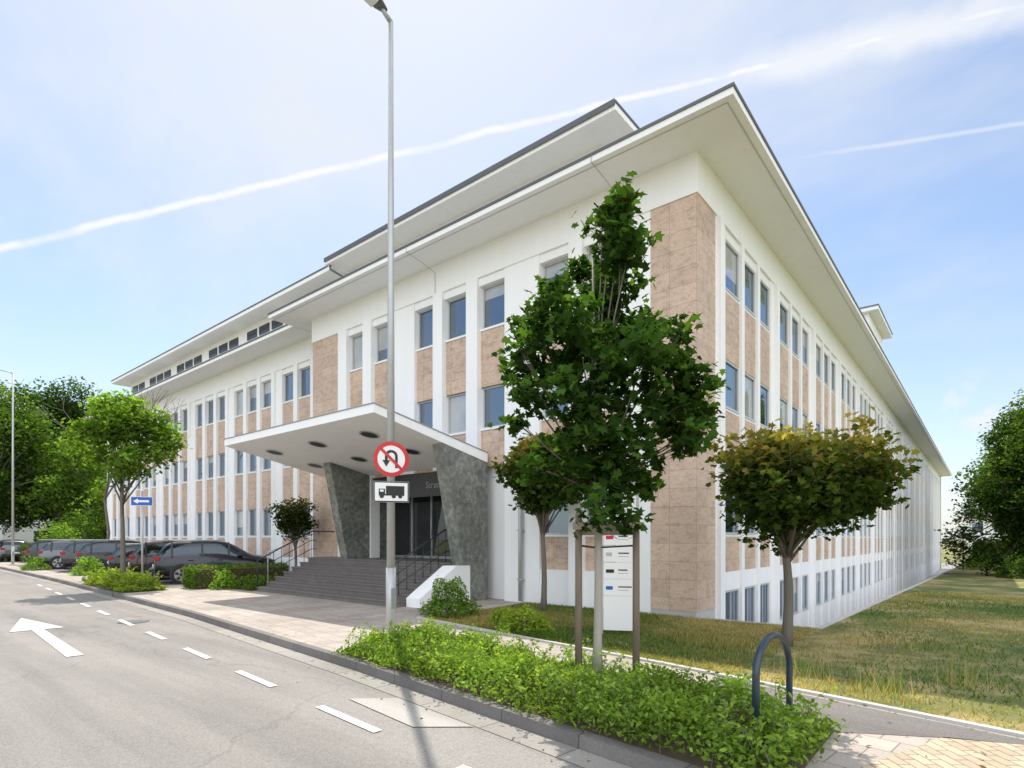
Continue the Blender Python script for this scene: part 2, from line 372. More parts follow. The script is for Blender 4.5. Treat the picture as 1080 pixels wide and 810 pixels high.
for kx in range(-3,14):
    x0=-2-6*kx; x1=x0+3; mk.poly([(x0,curb(x0)-5.2,zz),(x1,curb(x1)-5.2,zz),(x1,curb(x1)-5.08,zz),(x0,curb(x0)-5.08,zz)],MARK)
mk.build('road_markings')
pt=MB(); pt.poly([(-.75,-8.18,-.1005),(.55,-8.36,-.1005),(1.0,-7.98,-.1005),(-.35,-7.80,-.1005)],PATCH); pt.build('concrete_patch')
mh=MB(); mh.disc((-9.5,-7.6,-.1005),(0,0,1),.3,METAL); mh.build('manhole_cover')

# ------------------------------------------------------------------ building
bd=empty('office_building')
wall=MB(); trv=MB(); win=MB(); frm=MB()
Fr=lambda oy:(lambda u,w,z:(-u,oy-w,z))
Rt=lambda u,w,z:(w,u,z)
def fb(mb,F,u0,u1,w0,w1,z0,z1,mat):
    a=F(u0,w0,z0); b=F(u1,w1,z1); mb.box(a[0],b[0],a[1],b[1],z0,z1,mat)
def window(F,u0,u1,z0,z1,grid=False,off=0.):
    rr=random.random(); zs=z1
    if rr<.28: zs=z0+(z1-z0)*random.choice([.0,.35,.55,.7])
    if zs>z0+.01: fb(win,F,u0,u1,-.24+off,-.21+off,z0,zs,GLA)
    if zs<z1: fb(win,F,u0,u1,-.24+off,-.215+off,max(zs,z0),z1,GLB)
    t=.05
    a,b=-.208+off,-.17+off
    fb(frm,F,u0,u0+t,a,b,z0,z1,FRAME); fb(frm,F,u1-t,u1,a,b,z0,z1,FRAME)
    fb(frm,F,u0+t,u1-t,a,b,z1-t,z1,FRAME); fb(frm,F,u0+t,u1-t,a,b+.03,z0,z0+t,FRAME)
    if grid:
        fb(frm,F,(u0+u1)/2-.02,(u0+u1)/2+.02,a,b-.01,z0+t,z1-t,FRAME)
ROWS=[(1.80,3.08),(4.82,6.0),(7.65,8.87)]
def facade(F,us,ue,wins,rows,zb,zt,zpan=.9,door=None,basement=None,mp_=.07,po=-.10,wo=0.):
    cur=us
    for (a,b) in wins+[(ue,ue)]:
        gap=a-cur
        if gap>.01:
            pr=mp_ if gap<.6 else .0
            z0=zb
            if door and door[0]-.05<(cur+a)/2<door[1]+.05: z0=door[2]
            fb(wall,F,cur,a,-.3,pr,z0,zt,WHITE)
        if b>a:
            z=zb
            dd=door and door[0]-.6<(a+b)/2<door[1]+.1
            rws=list(rows)
            if dd: rws=[r for r in rws if r[0]>door[2]]; z=door[2]
            if not dd:
                if basement:
                    fb(wall,F,a,b,-.3,-.03,z,basement[0],WHITE); window(F,a,b,basement[0],basement[1],True,wo)
                    fb(wall,F,a,b,-.3,-.03,basement[1],zpan,WHITE)
                else: fb(wall,F,a,b,-.3,-.04,z,zpan,WHITE)
                z=zpan
            for (w0,w1) in rws:
                fb(trv,F,a,b,-.3,po,z,w0-.05,TRAV); fb(wall,F,a,b,-.3,min(-.03,po+.03),w0-.05,w0,WHITE)
                window(F,a,b,w0,w1,False,wo); z=w1
            fb(wall,F,a,b,-.3,-.03,z,zt,WHITE)
        cur=b
ZT=9.1; EB=9.97
DOOR=(6.35,11.3,3.75)
FW=[(1.95,2.85),(3.25,4.2),(5.39,6.35),(6.79,7.78),(8.19,9.11),(10.38,11.24),(11.71,12.65)]
facade(Fr(0),1.07,13.17,FW,ROWS,0,ZT,door=DOOR)
trv.box(-1.07,0.0,0,1.1,0.12,ZT,TRAV); wall.box(-1.07,-.01,.01,1.1,-.3,.12,CONC)
trv.box(-14.9,-13.17,0,1.3,.12,ZT,TRAV); wall.box(-14.9,-13.17,.01,1.3,-.3,.12,CONC)
wall.box(-14.93,.03,-.03,.3,ZT,EB,WHITE); wall.box(-.3,.03,.3,82,ZT,EB,WHITE)
RW=[]
y=1.75
while y+3.7<81.6:
    RW+=[(y,y+1.08),(y+1.30,y+2.38),(y+2.60,y+3.68)]; y+=4.62
facade(Rt,1.1,82,RW,ROWS,-2.3,ZT,basement=(-.75,.45),mp_=.035,po=-.03,wo=.13)
yy=1.75-.47
while yy<82:
    wall.box(.0015,.10,yy-.12,yy+.12,-2.3,ZT-.002,WHITE); yy+=4.62
RC=1.0; WE=42.5; WW=[]; u=15.35
while u+3.7<WE:
    WW+=[(u,u+1.0),(u+1.32,u+2.32),(u+2.64,u+3.64)]; u+=4.52
facade(Fr(RC),14.9,WE,WW,ROWS,0,ZT,mp_=.05,po=-.05,wo=.06)
wall.box(-WE,-14.93,RC-.03,RC+.3,ZT,EB,WHITE)
for q in range(0,7):
    uu=15.12+4.52*q
    wall.box(-uu-.13,-uu+.13,RC-.1,RC-.0015,0,ZT-.002,WHITE)
wall.box(-14.9,-11.3,.3,1.4,0,EB,WHITE); wall.box(-6.35,-.3,.3,1.4,-.3,EB,WHITE); wall.box(-11.3,-6.35,.3,1.4,3.75,EB,WHITE)
wall.box(-14.9,-.3,1.4,82,-2.3,EB,WHITE)
wall.box(-WE,-14.9,1.3,15,0,EB,WHITE)
wall.box(-14.9,0.06,82,83.2,-2.3,EB,CONC)
ro=MB()
def slab(x0,x1,y0,y1,zb,zt,edge=True):
    ro.box(x0,x1,y0,y1,zb,zt,WHITE)
    ro.box(x0-.025,x1+.025,y0-.025,y1+.025,zt,zt+.06,METAL)
    ro.box(x0+.1,x1-.1,y0+.1,y1-.1,zt+.06,zt+.07,ROOF)
slab(-16.05,1.15,-1.15,83.6,EB,EB+.13)
slab(-WE-1.1,-16.05-.03,RC-1.15,16,EB,EB+.13)
ro.box(.98,1.0,-.98,83.3,EB-.012,EB-.001,FRAME); ro.box(-15.9,.98,-1.0,-.98,EB-.012,EB-.001,FRAME)
PZ=12.62
ro.box(-15.4,-3.5,1.9,50,EB+.20,PZ,WHITE); slab(-15.6,-2.5,.95,50.8,PZ,PZ+.16)
ro.box(-WE+.6,-15.4,2.2,14,EB+.20,PZ,WHITE); slab(-WE-.4,-15.63,1.3,15,PZ,PZ+.16)
ro.box(-15.6,-2.5,.9,.925,PZ+.10,PZ+.25,METAL)
u=16.6; n=0
while u<WE-1.5:
    ro.box(-u-1.0,-u,2.16,2.2,EB+1.92,EB+2.34,GLD); u+=1.25 if n%3!=2 else 2.02; n+=1
u=4.4
while u<14.5:
    ro.box(-u-1.1,-u,1.86,1.9,EB+1.0,EB+1.5,GLD); u+=1.45
ro.box(-3,.55,19.2,23.6,EB+.20,12.2,WHITE); slab(-3.3,.95,18.9,23.9,12.2,12.36)
ro.box(-15,-13.6,3.0,4.2,PZ+.23,PZ+.9,FRAME); ro.tube([(-19,3,PZ+.2),(-19,3,PZ+1.0)],.12,GALV)
ro.tube([(-15.45,1.1,PZ+.05),(-15.45,1.1,PZ-.15),(-15.0,1.7,PZ-.55),(-15.0,1.78,EB+.2)],.05,METAL)
ro.build('roof',bd)
lc=MB(); 
for X in (-1.9,-8.1): lc.tube([(X,-1.16,EB+.2),(X,-1.19,EB-.02),(X,-.6,EB-.10),(X,-.06,EB-.22),(X,-.055,ZT+.02)],.007,LMETAL,5)
lc.build('lightning_conductor',bd)
dp=MB(); dp.tube([(-4.75,-.11,.05),(-4.75,-.11,3.4)],.055,GALV,10)
for z in (.6,1.9,3.2): dp.box(-4.82,-4.68,-.17,.0,z,z+.04,GALV)
dp.build('downpipe',bd)
wall.build('walls',bd); trv.build('travertine_panels',bd); win.build('window_panes',bd); frm.build('window_frames',bd)
aw=MB(); aw.poly([(-.3,0,-2.3),(2.42,0,-2.3),(2.42,83,-2.3),(-.3,83,-2.3)],CONC)
for a,b in zip(range(0,82,4),range(4,86,4)):
    b=min(b,83); aw.hexa([(2.3,a,-2.3),(2.42,a,-2.3),(2.42,b,-2.3),(2.3,b,-2.3),(2.3,a,gz(a)+.03),(2.42,a,gz(a)+.03),(2.42,b,gz(b)+.03),(2.3,b,gz(b)+.03)],CONC)
aw.box(0.0,2.42,-.1,-.0,-2.3,.03,CONC); aw.build('areaway',bd)

# entrance
en=MB()
cz0,cz1=3.83,4.58
cx0,cx1=-13.5,-5.98; cy=-3.9
en.hexa([(cx0,cy,cz1),(cx1,cy,cz1),(cx1,-.035,cz0),(cx0,-.035,cz0),(cx0,cy,cz1+.20),(cx1,cy,cz1+.20),(cx1,-.035,cz0+.26),(cx0,-.035,cz0+.26)],WHITE)
en.hexa([(cx0-.02,cy-.02,cz1+.202),(cx1+.02,cy-.02,cz1+.202),(cx1+.02,-.04,cz0+.262),(cx0-.02,-.04,cz0+.262),(cx0-.02,cy-.02,cz1+.225),(cx1+.02,cy-.02,cz1+.225),(cx1+.02,-.04,cz0+.285),(cx0-.02,-.04,cz0+.285)],LMETAL)
en.build('canopy',bd,fixn=True)
cl=MB(); sn=Vector((0,-(cz1-cz0)/ (abs(cy)-.035),-1)).normalized()
def soff(y): return cz0+(cz1-cz0)*(-y-.035)/(abs(cy)-.035)
for X in (-12.3,-9.9,-7.5):
    for Y in (-2.9,-1.5):
        c=Vector((X,Y,soff(Y)))
        cl.disc(c+sn*.012,sn,.22,DFRAME); cl.disc(c+sn*.016,sn,.27,FRAME,28,.22)
cl.build('canopy_downlights',bd)
fi=MB()
def fin(x0,x1,zb,zt0,zt1,yt,yb):
    fi.prism([(x0,-.036,zb),(x0,yb,zb),(x0,yt,zt1),(x0,-.036,zt0)],(x1-x0,0,0),SLATE)
fin(-6.37,-5.985,0,soff(-.04)-.003,soff(-1.75)-.003,-1.75,-.8)
fin(-11.68,-11.3,1.05,soff(-.04)-.003,soff(-1.6)-.003,-1.6,-.95)
fi.box(-11.3,-6.37,.0,.04,3.0,3.74,DFRAME)
fi.build('entrance_fins',bd,fixn=True)
dr=MB(); dy=.95
dr.box(-11.3,-6.35,dy,dy+.05,1.05,3.75,GLD)
X=-11.3
for i in range(6):
    dr.box(X,X+.08,dy-.05,dy-.002,1.05,3.75,LMETAL); X+=.974
for z in (1.05,3.15,3.67): 
    for i in range(5): dr.box(-11.3+.974*i+.08,-11.3+.974*(i+1),dy-.045,dy-.002,z,z+.08,LMETAL)
for X in (-9.25,-8.55): dr.tube([(X,dy-.1,1.75),(X,dy-.1,2.6)],.02,GALV)
dr.box(-6.38,-6.35,.04,.95,1.05,3.75,SLATE); dr.box(-11.3,-11.27,.04,.95,1.05,3.75,SLATE)
dr.build('entrance_door',bd)
st=MB()
for i in range(7):
    z=.15*(i+1); y0=-2.9+.3*i
    st.box(-13.4,-6.42,y0,(.95 if i==6 else y0+.3),0,z-.04,STEP)
    st.box(-13.42,-6.40,y0-.03,(.95 if i==6 else y0+.30-.031),z-.04,z,STEP)
st.build('entrance_steps',bd,bevel=.006)
ck=MB(); ck.prism([(-6.40,-.82,0),(-6.40,-2.6,0),(-6.40,-2.6,.22),(-6.40,-1.35,.98),(-6.40,-.82,.98)],(.5,0,0),WHITE)
ck.build('steps_cheek_wall',bd,fixn=True)
rlx=MB()
def railing(x):
    rlx.tube([(x,-3.0,.15),(x,-3.0,1.0),(x,-1.1,1.95),(x,-.2,1.95)],.022,BLACK)
    for t in (.33,.66): rlx.tube([(x,-3.0,.15+.85*t),(x,-1.1,1.05+.9*t),(x,-.9,1.05+.9*t)],.012,BLACK)
    for q in range(1,8):
        y=-3.0+1.9*q/7; rlx.tube([(x,y,.15+.9*q/7),(x,y,1.0+.95*q/7)],.010,BLACK,6)
railing(-6.55); railing(-13.2)
rlx.tube([(-13.3,-2.6,.2),(-13.3,-2.6,1.25),(-13.3,-.5,2.05)],.02,GALV)
rlx.build('stair_railing')
tx=bpy.data.curves.new('lettering','FONT'); tx.body='Strasse 112'; tx.size=.28; tx.extrude=.01; tx.materials.append(LMETAL)
to=bpy.data.objects.new('lettering',tx); S.collection.objects.link(to); to.parent=bd; to.location=(-8.55,-.012,3.25); to.rotation_euler=(math.pi/2,0,0)

# ------------------------------------------------------------------ foliage
pr=[(0,-.5),(.42,-.40),(.28,-.10),(.60,.12),(.24,.18),(0,.62)]
MAPLE=[(x,y) for x,y in pr]+[(-x,y) for x,y in reversed(pr[1:-1])]
MAPLE=np.array([(x,y,-.12*abs(x)-.1*y*y) for x,y in MAPLE])
OVAL=np.array([(0,-.5,0),(.22,-.15,.03),(.2,.2,.02),(0,.5,-.06),(-.2,.2,.02),(-.22,-.15,.03)])
DIAM=np.array([(0,-.5,0),(.28,0,.04),(0,.5,-.03),(-.28,0,.04)])
def leafmesh(name,C,size,tmpl,cols,parent=None,upbias=.6,mat=LEAF):
    n=len(C); k=len(tmpl)
    nr=rng.normal(size=(n,3)); nr[:,2]=np.abs(nr[:,2])+upbias; nr/=np.linalg.norm(nr,axis=1,keepdims=True)
    t=rng.normal(size=(n,3)); t-=nr*(t*nr).sum(1,keepdims=True); t/=np.linalg.norm(t,axis=1,keepdims=True)
    b=np.cross(nr,t); s=size*rng.uniform(.65,1.25,size=(n,1,1)) 
    V=C[:,None,:]+s*(tmpl[None,:,0:1]*t[:,None,:]+tmpl[None,:,1:2]*b[:,None,:]+tmpl[None,:,2:3]*nr[:,None,:])
    me=bpy.data.meshes.new(name); me.vertices.add(n*k); me.vertices.foreach_set('co',V.reshape(-1).astype(np.float32))
    me.loops.add(n*k); me.loops.foreach_set('vertex_index',np.arange(n*k,dtype=np.int32))
    me.polygons.add(n); me.polygons.foreach_set('loop_start',np.arange(0,n*k,k,dtype=np.int32))
    me.materials.append(mat); me.update(calc_edges=True)
    at=me.color_attributes.new('Col','FLOAT_COLOR','POINT')
    cc=np.ones((n,k,4),dtype=np.float32); cc[:,:,:3]=cols[:,None,:]; at.data.foreach_set('color',cc.reshape(-1))
    o=bpy.data.objects.new(name,me); S.collection.objects.link(o)
    if parent: o.parent=parent
    return o
def lobes_points(lobes,per,clr,lpc):
    pts=[];cl=[]
    for lb in lobes:
        x,y,z,r=lb[:4]
        nc=max(4,int(per*r*r))
        d=rng.normal(size=(nc,3)); d/=np.linalg.norm(d,axis=1,keepdims=True); rad=r*rng.uniform(.2,1.12,size=(nc,1))**.6
        c=np.array([x,y,z])+d*rad
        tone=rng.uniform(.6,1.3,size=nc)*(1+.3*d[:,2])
        for ci_,tn in zip(c,tone):
            q=ci_+rng.normal(size=(lpc,3))*clr*np.array([1,1,.7]); pts.append(q); cl.append(np.full(lpc,tn))
    return np.concatenate(pts),np.concatenate(cl)
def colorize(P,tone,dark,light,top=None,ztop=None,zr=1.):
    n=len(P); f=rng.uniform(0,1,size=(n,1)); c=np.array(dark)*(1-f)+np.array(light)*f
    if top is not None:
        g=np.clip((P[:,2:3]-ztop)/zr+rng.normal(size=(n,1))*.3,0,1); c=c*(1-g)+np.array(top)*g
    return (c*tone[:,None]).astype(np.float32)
def tree(name,base,trunk_top,r0,r1,lobes,per,clr,lpc,size,tmpl,dark,light,top=None,ztop=0,zr=1,bark=BARK,limbs=True,lean=(0,0)):
    e=empty(name); b=MB(); bx,by,bz=base
    n=8; pts=[]; rr=[]
    for i in range(n+1):
        t=i/n; pts.append((bx+lean[0]*t+.03*math.sin(t*5)*(r0/.06),by+lean[1]*t+.02*math.cos(t*4),bz-.05+(trunk_top-bz+.05)*t)); rr.append(r0*(1-t)+r1*t)
    rr[0]*=1.35
    b.tube(pts,rr,bark,10,jit=.05)
    if limbs:
        for lb in lobes:
            x,y,z,r=lb[:4]
            zs=min(max(bz+(z-bz)*.62,bz+(trunk_top-bz)*.45),trunk_top)
            tt=(zs-bz)/(trunk_top-bz); s=Vector(pts[min(n,int(tt*n))]); s.z=zs
            en_=Vector((x,y,z)); m=(s+en_)/2+Vector((random.uniform(-.1,.1)*r,random.uniform(-.1,.1)*r,r*.15))
            rb=max(.006,rr[min(n,int(tt*n))]*.5)
            b.tube([s,m,en_],[rb,rb*.6,rb*.25],BARK,6)
            for _ in range(4):
                dv=Vector((random.gauss(0,1),random.gauss(0,1),random.gauss(.3,.8))).normalized()*r*.85
                b.tube([m.lerp(en_,random.uniform(.3,1)),en_+dv*.5,en_+dv],[rb*.3,rb*.2,rb*.08],BARK,4,cap=False)
    b.build('trunk_and_limbs',e)
    Pp,tn=lobes_points(lobes,per,clr,lpc)
    leafmesh('foliage',Pp,size,tmpl,colorize(Pp,tn,dark,light,top,ztop,zr),e)
    return e
Rv=np.array([.771,.637])
B1=(1.34,-6.32)
lob=[(640,210,18),(650,232,24),(630,244,20),(655,260,26),(620,270,22),(654,290,34),(625,304,31),(588,316,27),(566,336,21),(575,352,23),(607,345,33),(650,335,36),(690,330,21),(706,345,15),(680,352,29),(563,378,23),(550,362,14),(620,385,37),(662,385,39),(698,388,29),(726,404,23),(744,420,14),(718,425,21),(604,420,33),(570,415,21),(553,402,12),(640,430,39),(688,430,31),(655,470,35),(612,462,31),(583,470,24),(566,488,16),(700,462,23),(722,455,13),(640,505,32),(602,502,26),(674,502,26),(625,532,21),(652,540,17),(550,440,11),(736,440,12)]
L1=[]
for (px,py,rp) in lob:
    lat=(px-629)/92.; z=(725-py)/92.; dep=random.uniform(-.55,.55)*(.3+1.4*min(rp,40)/40)
    L1.append((B1[0]+Rv[0]*lat*1.05-.637*dep,B1[1]+Rv[1]*lat*1.05+.771*dep,z*(1-.02+dep*0.05)-.06*(z>4.5),rp/92.*.92))
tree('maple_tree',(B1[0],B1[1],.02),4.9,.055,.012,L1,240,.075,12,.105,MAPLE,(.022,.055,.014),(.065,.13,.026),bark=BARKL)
def ball(cx,cy,cz,rx,rz,n,rl):
    out=[]
    for i in range(n):
        d=rng.normal(size=3); d/=np.linalg.norm(d); k=rng.uniform(.35,1)
        out.append((cx+d[0]*(rx-rl)*k,cy+d[1]*(rx-rl)*k,cz+d[2]*(rz-rl*.8)*k+.12*rz*(1-k),rl*rng.uniform(.7,1.3)))
    return out
BR=(.33,.255,.07)
Lb=ball(2.45,-2.0,2.60,1.72,.95,64,.38)
tree('globe_maple_tree',(2.3,-2.1,0),2.5,.085,.04,Lb,160,.09,11,.105,MAPLE,(.03,.058,.015),(.09,.145,.03),top=BR,ztop=2.65,zr=.9)
Lb=ball(-3.2,-1.2,3.2,1.28,.98,46,.34)
tree('globe_maple_tree',(-3.2,-1.2,0),3.0,.075,.035,Lb,170,.09,10,.12,MAPLE,(.03,.055,.015),(.09,.135,.028),top=BR,ztop=3.3,zr=.8)
Lb=ball(-14.5,-.95,2.45,.95,.85,26,.3)
tree('globe_maple_tree',(-14.5,-.95,0),2.4,.05,.03,Lb,170,.1,9,.13,DIAM,(.025,.045,.014),(.06,.09,.02),top=(.15,.12,.035),ztop=2.7,zr=.7)
Lb=[]
for (px,py,rp) in [(115,440,18),(140,432,16),(160,445,18),(178,463,14),(110,462,17),(135,460,24),(160,470,20),(125,485,18),(150,490,16),(180,480,10),(107,480,12),(132,502,10),(122,428,10),(148,450,17),(120,450,17),(135,445,18)]:
    lat=(px-130)/29.5; z=(618-py)/29.5; dep=random.uniform(-1,1); Lb.append((-19.1+Rv[0]*lat-.637*dep,-5.0+Rv[1]*lat+.771*dep,z,rp/29.5))
tree('linden_tree',(-19.1,-5.0,0),5.0,.10,.03,Lb,190,.13,8,.20,DIAM,(.08,.155,.025),(.20,.32,.05))
bt=MB()
def rec(p,d,l,r,dep):
    q=p+d*l; bt.tube([p,(p+q)/2+Vector((random.uniform(-.05,.05)*l,)*3),q],[r,r*.8,r*.65],BARK,5,cap=False)
    if dep==0: return
    for _ in range(3): rec(q,(d+Vector((random.gauss(0,.5),random.gauss(0,.5),random.gauss(.1,.3)))).normalized(),l*.7,r*.6,dep-1)
rec(Vector((-30,-2.6,0)),Vector((0.02,0,1)),3.7,.09,4); bt.build('bare_tree')
def bigtree(name,x,y,h,w,dark,light,size=.42,n=26,per=7,zb=0,low=.22):
    Lb=[]
    for i in range(n):
        t=rng.uniform(0,1); zz_=zb+h*(low+(.92-low)*t); prof=math.sin(math.pi*min(1,(.22+.75*t)))**.6
        a=rng.uniform(0,6.28); k=rng.uniform(.2,1)*w*.5*max(.25,prof)
        Lb.append((x+math.cos(a)*k,y+math.sin(a)*k,zz_,w*.17*rng.uniform(.7,1.25)))
    tree(name,(x,y,zb),zb+h*.8,h*.022,h*.006,Lb,per,size*1.0,10,size,DIAM,dark,light)
G1=((.032,.072,.018),(.10,.17,.032)); G2=((.07,.14,.025),(.18,.29,.05)); G3=((.022,.05,.014),(.06,.115,.025))
for (x,y,h,w,G) in [(-62,-2,15,11,G1),(-70,4,18,13,G3),(-66,-8,16,11,G1),(-76,-3,19,13,G1),(-58,3.5,11,8,G2),(-85,8,18,15,G3),(-84,-12,17,14,G1),(-52,5,8,6,G2)]:
    bigtree('broadleaf_tree',x,y,h,w,*G,size=.38,n=34,per=14)
for (x,y,h,w,G) in [(6.7,38.5,11.2,7.8,G3),(8.9,36,13.6,8.6,G1),(12,46,16.5,11,G3),(6.5,60,12,7,G1),(9.6,31,6.5,4.5,G3)]:
    bigtree('broadleaf_tree',x,y,h,w,*G,size=.27,n=44,per=32 if w<9 else 15,zb=gz(y),low=.09)
cf=empty('spruce_tree'); b=MB(); cx_,cy_=14.5,50; b.tube([(cx_,cy_,-1),(cx_,cy_,17)],[.3,.04],BARK); b.build('trunk',cf)
z=np.repeat(np.linspace(1.5,17,60),80); rad=(17.6-z)*.23*rng.uniform(.2,1,size=z.size)**.5; a=rng.uniform(0,6.28,size=z.size)
Pn=np.stack([cx_+np.cos(a)*rad,cy_+np.sin(a)*rad,z-.35*rad],1)
leafmesh('foliage',Pn,.42,DIAM,colorize(Pn,rng.uniform(.6,1.2,size=z.size),(.012,.03,.014),(.03,.06,.025)),cf)

def shrub(name,x,y,rx,ry,h,n,size,dark,light,tmpl=OVAL,zb=0):
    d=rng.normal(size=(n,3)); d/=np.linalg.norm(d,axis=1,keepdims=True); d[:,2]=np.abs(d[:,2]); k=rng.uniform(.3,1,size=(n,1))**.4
    lump=1+.18*np.sin(d[:,0:1]*7+x)*np.cos(d[:,1:2]*6+y)+.1*np.sin(d[:,2:3]*9)
    Pp=np.array([x,y,zb])+d*k*lump*np.array([rx,ry,h]); e=empty(name)
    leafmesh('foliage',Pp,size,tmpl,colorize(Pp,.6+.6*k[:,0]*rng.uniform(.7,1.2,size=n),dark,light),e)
    b=MB()
    for _ in range(9):
        v=Vector((random.gauss(0,.4)*rx,random.gauss(0,.4)*ry,h*.75)); b.tube([(x,y,zb-.03),(x+v.x*.5,y+v.y*.5,zb+v.z*.6),(x+v.x,y+v.y,zb+v.z)],[.012,.008,.004],BARK,5)
    b.build('stems',e)
LG=((.10,.20,.03),(.24,.40,.06)); YG=((.15,.24,.03),(.32,.40,.07))
shrub('round_shrub',-4.35,-3.1,.62,.55,.78,3200,.075,*G2)
shrub('low_shrub',-1.75,-3.75,.52,.45,.42,2200,.07,*YG)
shrub('low_shrub',-2.7,-3.2,.35,.3,.3,700,.07,*YG)
shrub('round_shrub',-15.1,-3.2,.45,.45,.6,900,.09,*LG)
shrub('round_shrub',-27.5,-3.9,.8,.7,.8,900,.12,*LG)
shrub('round_shrub',-35,-4.4,.9,.6,.7,700,.14,*G2)
shrub('round_shrub',6.4,33,1.3,1.1,1.3,1600,.16,*G1,zb=gz(33)); shrub('round_shrub',4.3,52,1.1,1.1,1.6,1200,.16,*G2,zb=gz(52)); shrub('round_shrub',3.9,64,1.1,1.6,2.0,1200,.2,*G1,zb=gz(64))
shrub('round_shrub',-46,-1,2.2,1.6,2.6,2200,.22,*G2); shrub('round_shrub',-50,1,3,2,3.4,2600,.26,*G1)
def hedge(name,x0,x1,y0,y1,h,n,size,zb=0,G=G2):
    P_=rng.uniform(size=(n,3)); f=rng.integers(0,5,size=n)
    P_[f==0,0]=0;P_[f==1,0]=1;P_[f==2,1]=0;P_[f==3,1]=1;P_[f==4,2]=1
    P_=P_*np.array([x1-x0,y1-y0,h])+np.array([x0,y0,zb])+rng.normal(size=(n,3))*.04
    e=empty(name); leafmesh('foliage',P_,size,OVAL,colorize(P_,rng.uniform(.6,1.2,size=n),*G),e)
    b=MB(); b.box(x0+.08,x1-.08,y0+.08,y1-.08,zb,zb+h-.08,SOIL); b.build('inner_twigs',e)
hedge('clipped_hedge',-16.6,-15.6,-3.9,-.6,.72,4200,.09)
hedge('clipped_hedge',3.6,14,74,75.2,2.6,2500,.25,gz(74),G1)
hedge('clipped_hedge',-60,-47,-2.5,-1.3,1.3,2600,.2,0,G1)
hedge('clipped_hedge',-90,-46,6,8,2.6,4500,.4,0,G3)
def bed(name,x0,x1,yf,yb,n,h,size,G):
    e=empty(name); x=rng.uniform(x0,x1,size=n); v=rng.uniform(0,1,size=n)
    y=np.array([yf(a)+(yb(a)-yf(a))*b for a,b in zip(x,v)])
    hh=h*(.55+.45*np.sin(x*2.3+np.sin(y*3.1)*1.5)*np.cos(y*2.7+x*.8)+.25*np.sin(x*7.1+y*5)); hh=np.clip(hh,.10,None)
    edge=np.minimum(1,np.minimum(v,1-v)*5+.35)*np.minimum(1,np.minimum(x-x0,x1-x)*2+.35)
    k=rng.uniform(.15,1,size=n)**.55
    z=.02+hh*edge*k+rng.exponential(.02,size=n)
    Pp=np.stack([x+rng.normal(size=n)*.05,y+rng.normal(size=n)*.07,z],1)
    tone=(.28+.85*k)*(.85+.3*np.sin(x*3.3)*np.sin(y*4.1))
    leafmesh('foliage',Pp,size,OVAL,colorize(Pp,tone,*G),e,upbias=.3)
    b=MB(); m=16
    for i in range(m):
        a=x0+(x1-x0)*i/m; c=x0+(x1-x0)*(i+1)/m; b.poly([(a,yf(a)-.03,.008),(c,yf(c)-.03,.008),(c,yb(c)+.05,.008),(a,yb(a)+.05,.008)],SOIL)
    b.build('soil',e)
    sp_=[];b=MB()
    for _ in range(int(n/60)):
        a=rng.uniform(x0,x1); w=rng.uniform(.03,.97); yy_=yf(a)+(yb(a)-yf(a))*w
        d=(rng.normal()*.16,rng.normal()*.16); H=h*rng.uniform(.8,1.35)
        b.tube([(a,yy_,.01),(a+d[0]*.4,yy_+d[1]*.4,H*.7),(a+d[0],yy_+d[1],H)],[.004,.003,.0015],BARK,4,cap=False)
        for t in np.linspace(.35,1,8):
            for _k in (0,1): sp_.append((a+d[0]*t*t+rng.normal()*.022,yy_+d[1]*t*t+rng.normal()*.022,H*(t**.8)))
    b.build('stems',e); sp_=np.array(sp_)
    leafmesh('sprigs',sp_,size*1.05,OVAL,colorize(sp_,rng.uniform(.8,1.3,size=len(sp_)),*G),e,upbias=.5)
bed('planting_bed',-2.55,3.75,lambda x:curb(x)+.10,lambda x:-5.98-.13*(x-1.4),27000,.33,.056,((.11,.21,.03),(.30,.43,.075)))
bed('planting_bed',-21.5,-16.0,lambda x:curb(x)+.2,lambda x:curb(x)+1.5,5000,.45,.11,((.15,.24,.03),(.32,.40,.07)))
bed('planting_bed',-15.4,-13.6,lambda x:-3.0,lambda x:-1.5,1500,.35,.09,G2)
n=90000
x=np.concatenate([rng.uniform(-4.5,2.4,size=n//3),rng.uniform(2.5,17,size=n-n//3)])
v=rng.uniform(0,1,size=n)**1.3
y=np.array([lawnf(a)+((-.1 if a<2.42 else 14)-lawnf(a))*b for a,b in zip(x,v)])
z0=np.array([lz(a,b) for a,b in zip(x,y)])
h=rng.uniform(.02,.06,size=n)*(1+.8*(np.sin(x*1.3)*np.sin(y*1.7)>.5)); 
a=rng.uniform(0,6.28,size=n); w=rng.uniform(.004,.008,size=n)*(1+np.hypot(x-4.8,y+12)/18)
dx=np.cos(a)*w; dy=np.sin(a)*w; lx=rng.normal(size=n)*.03; ly=rng.normal(size=n)*.03
V=np.stack([np.stack([x-dx,y-dy,z0-.005],1),np.stack([x+dx,y+dy,z0-.005],1),np.stack([x+lx,y+ly,z0+h],1)],1)
me=bpy.data.meshes.new('lawn_grass'); me.vertices.add(n*3); me.vertices.foreach_set('co',V.reshape(-1).astype(np.float32)); me.loops.add(n*3); me.loops.foreach_set('vertex_index',np.arange(n*3,dtype=np.int32)); me.polygons.add(n); me.polygons.foreach_set('loop_start',np.arange(0,n*3,3,dtype=np.int32)); me.materials.append(LEAF); me.update(calc_edges=True)
dry=np.clip(.38+.8*np.sin(x*.7+1+.8*np.sin(y*1.1))*np.cos(y*.6+x*.3)+rng.normal(size=n)*.25+.5*(y<-4.3),0,1)[:,None]
col=np.array([.085,.16,.03])*(1-dry)+np.array([.44,.36,.17])*dry; col*=rng.uniform(.6,1.2,size=(n,1))
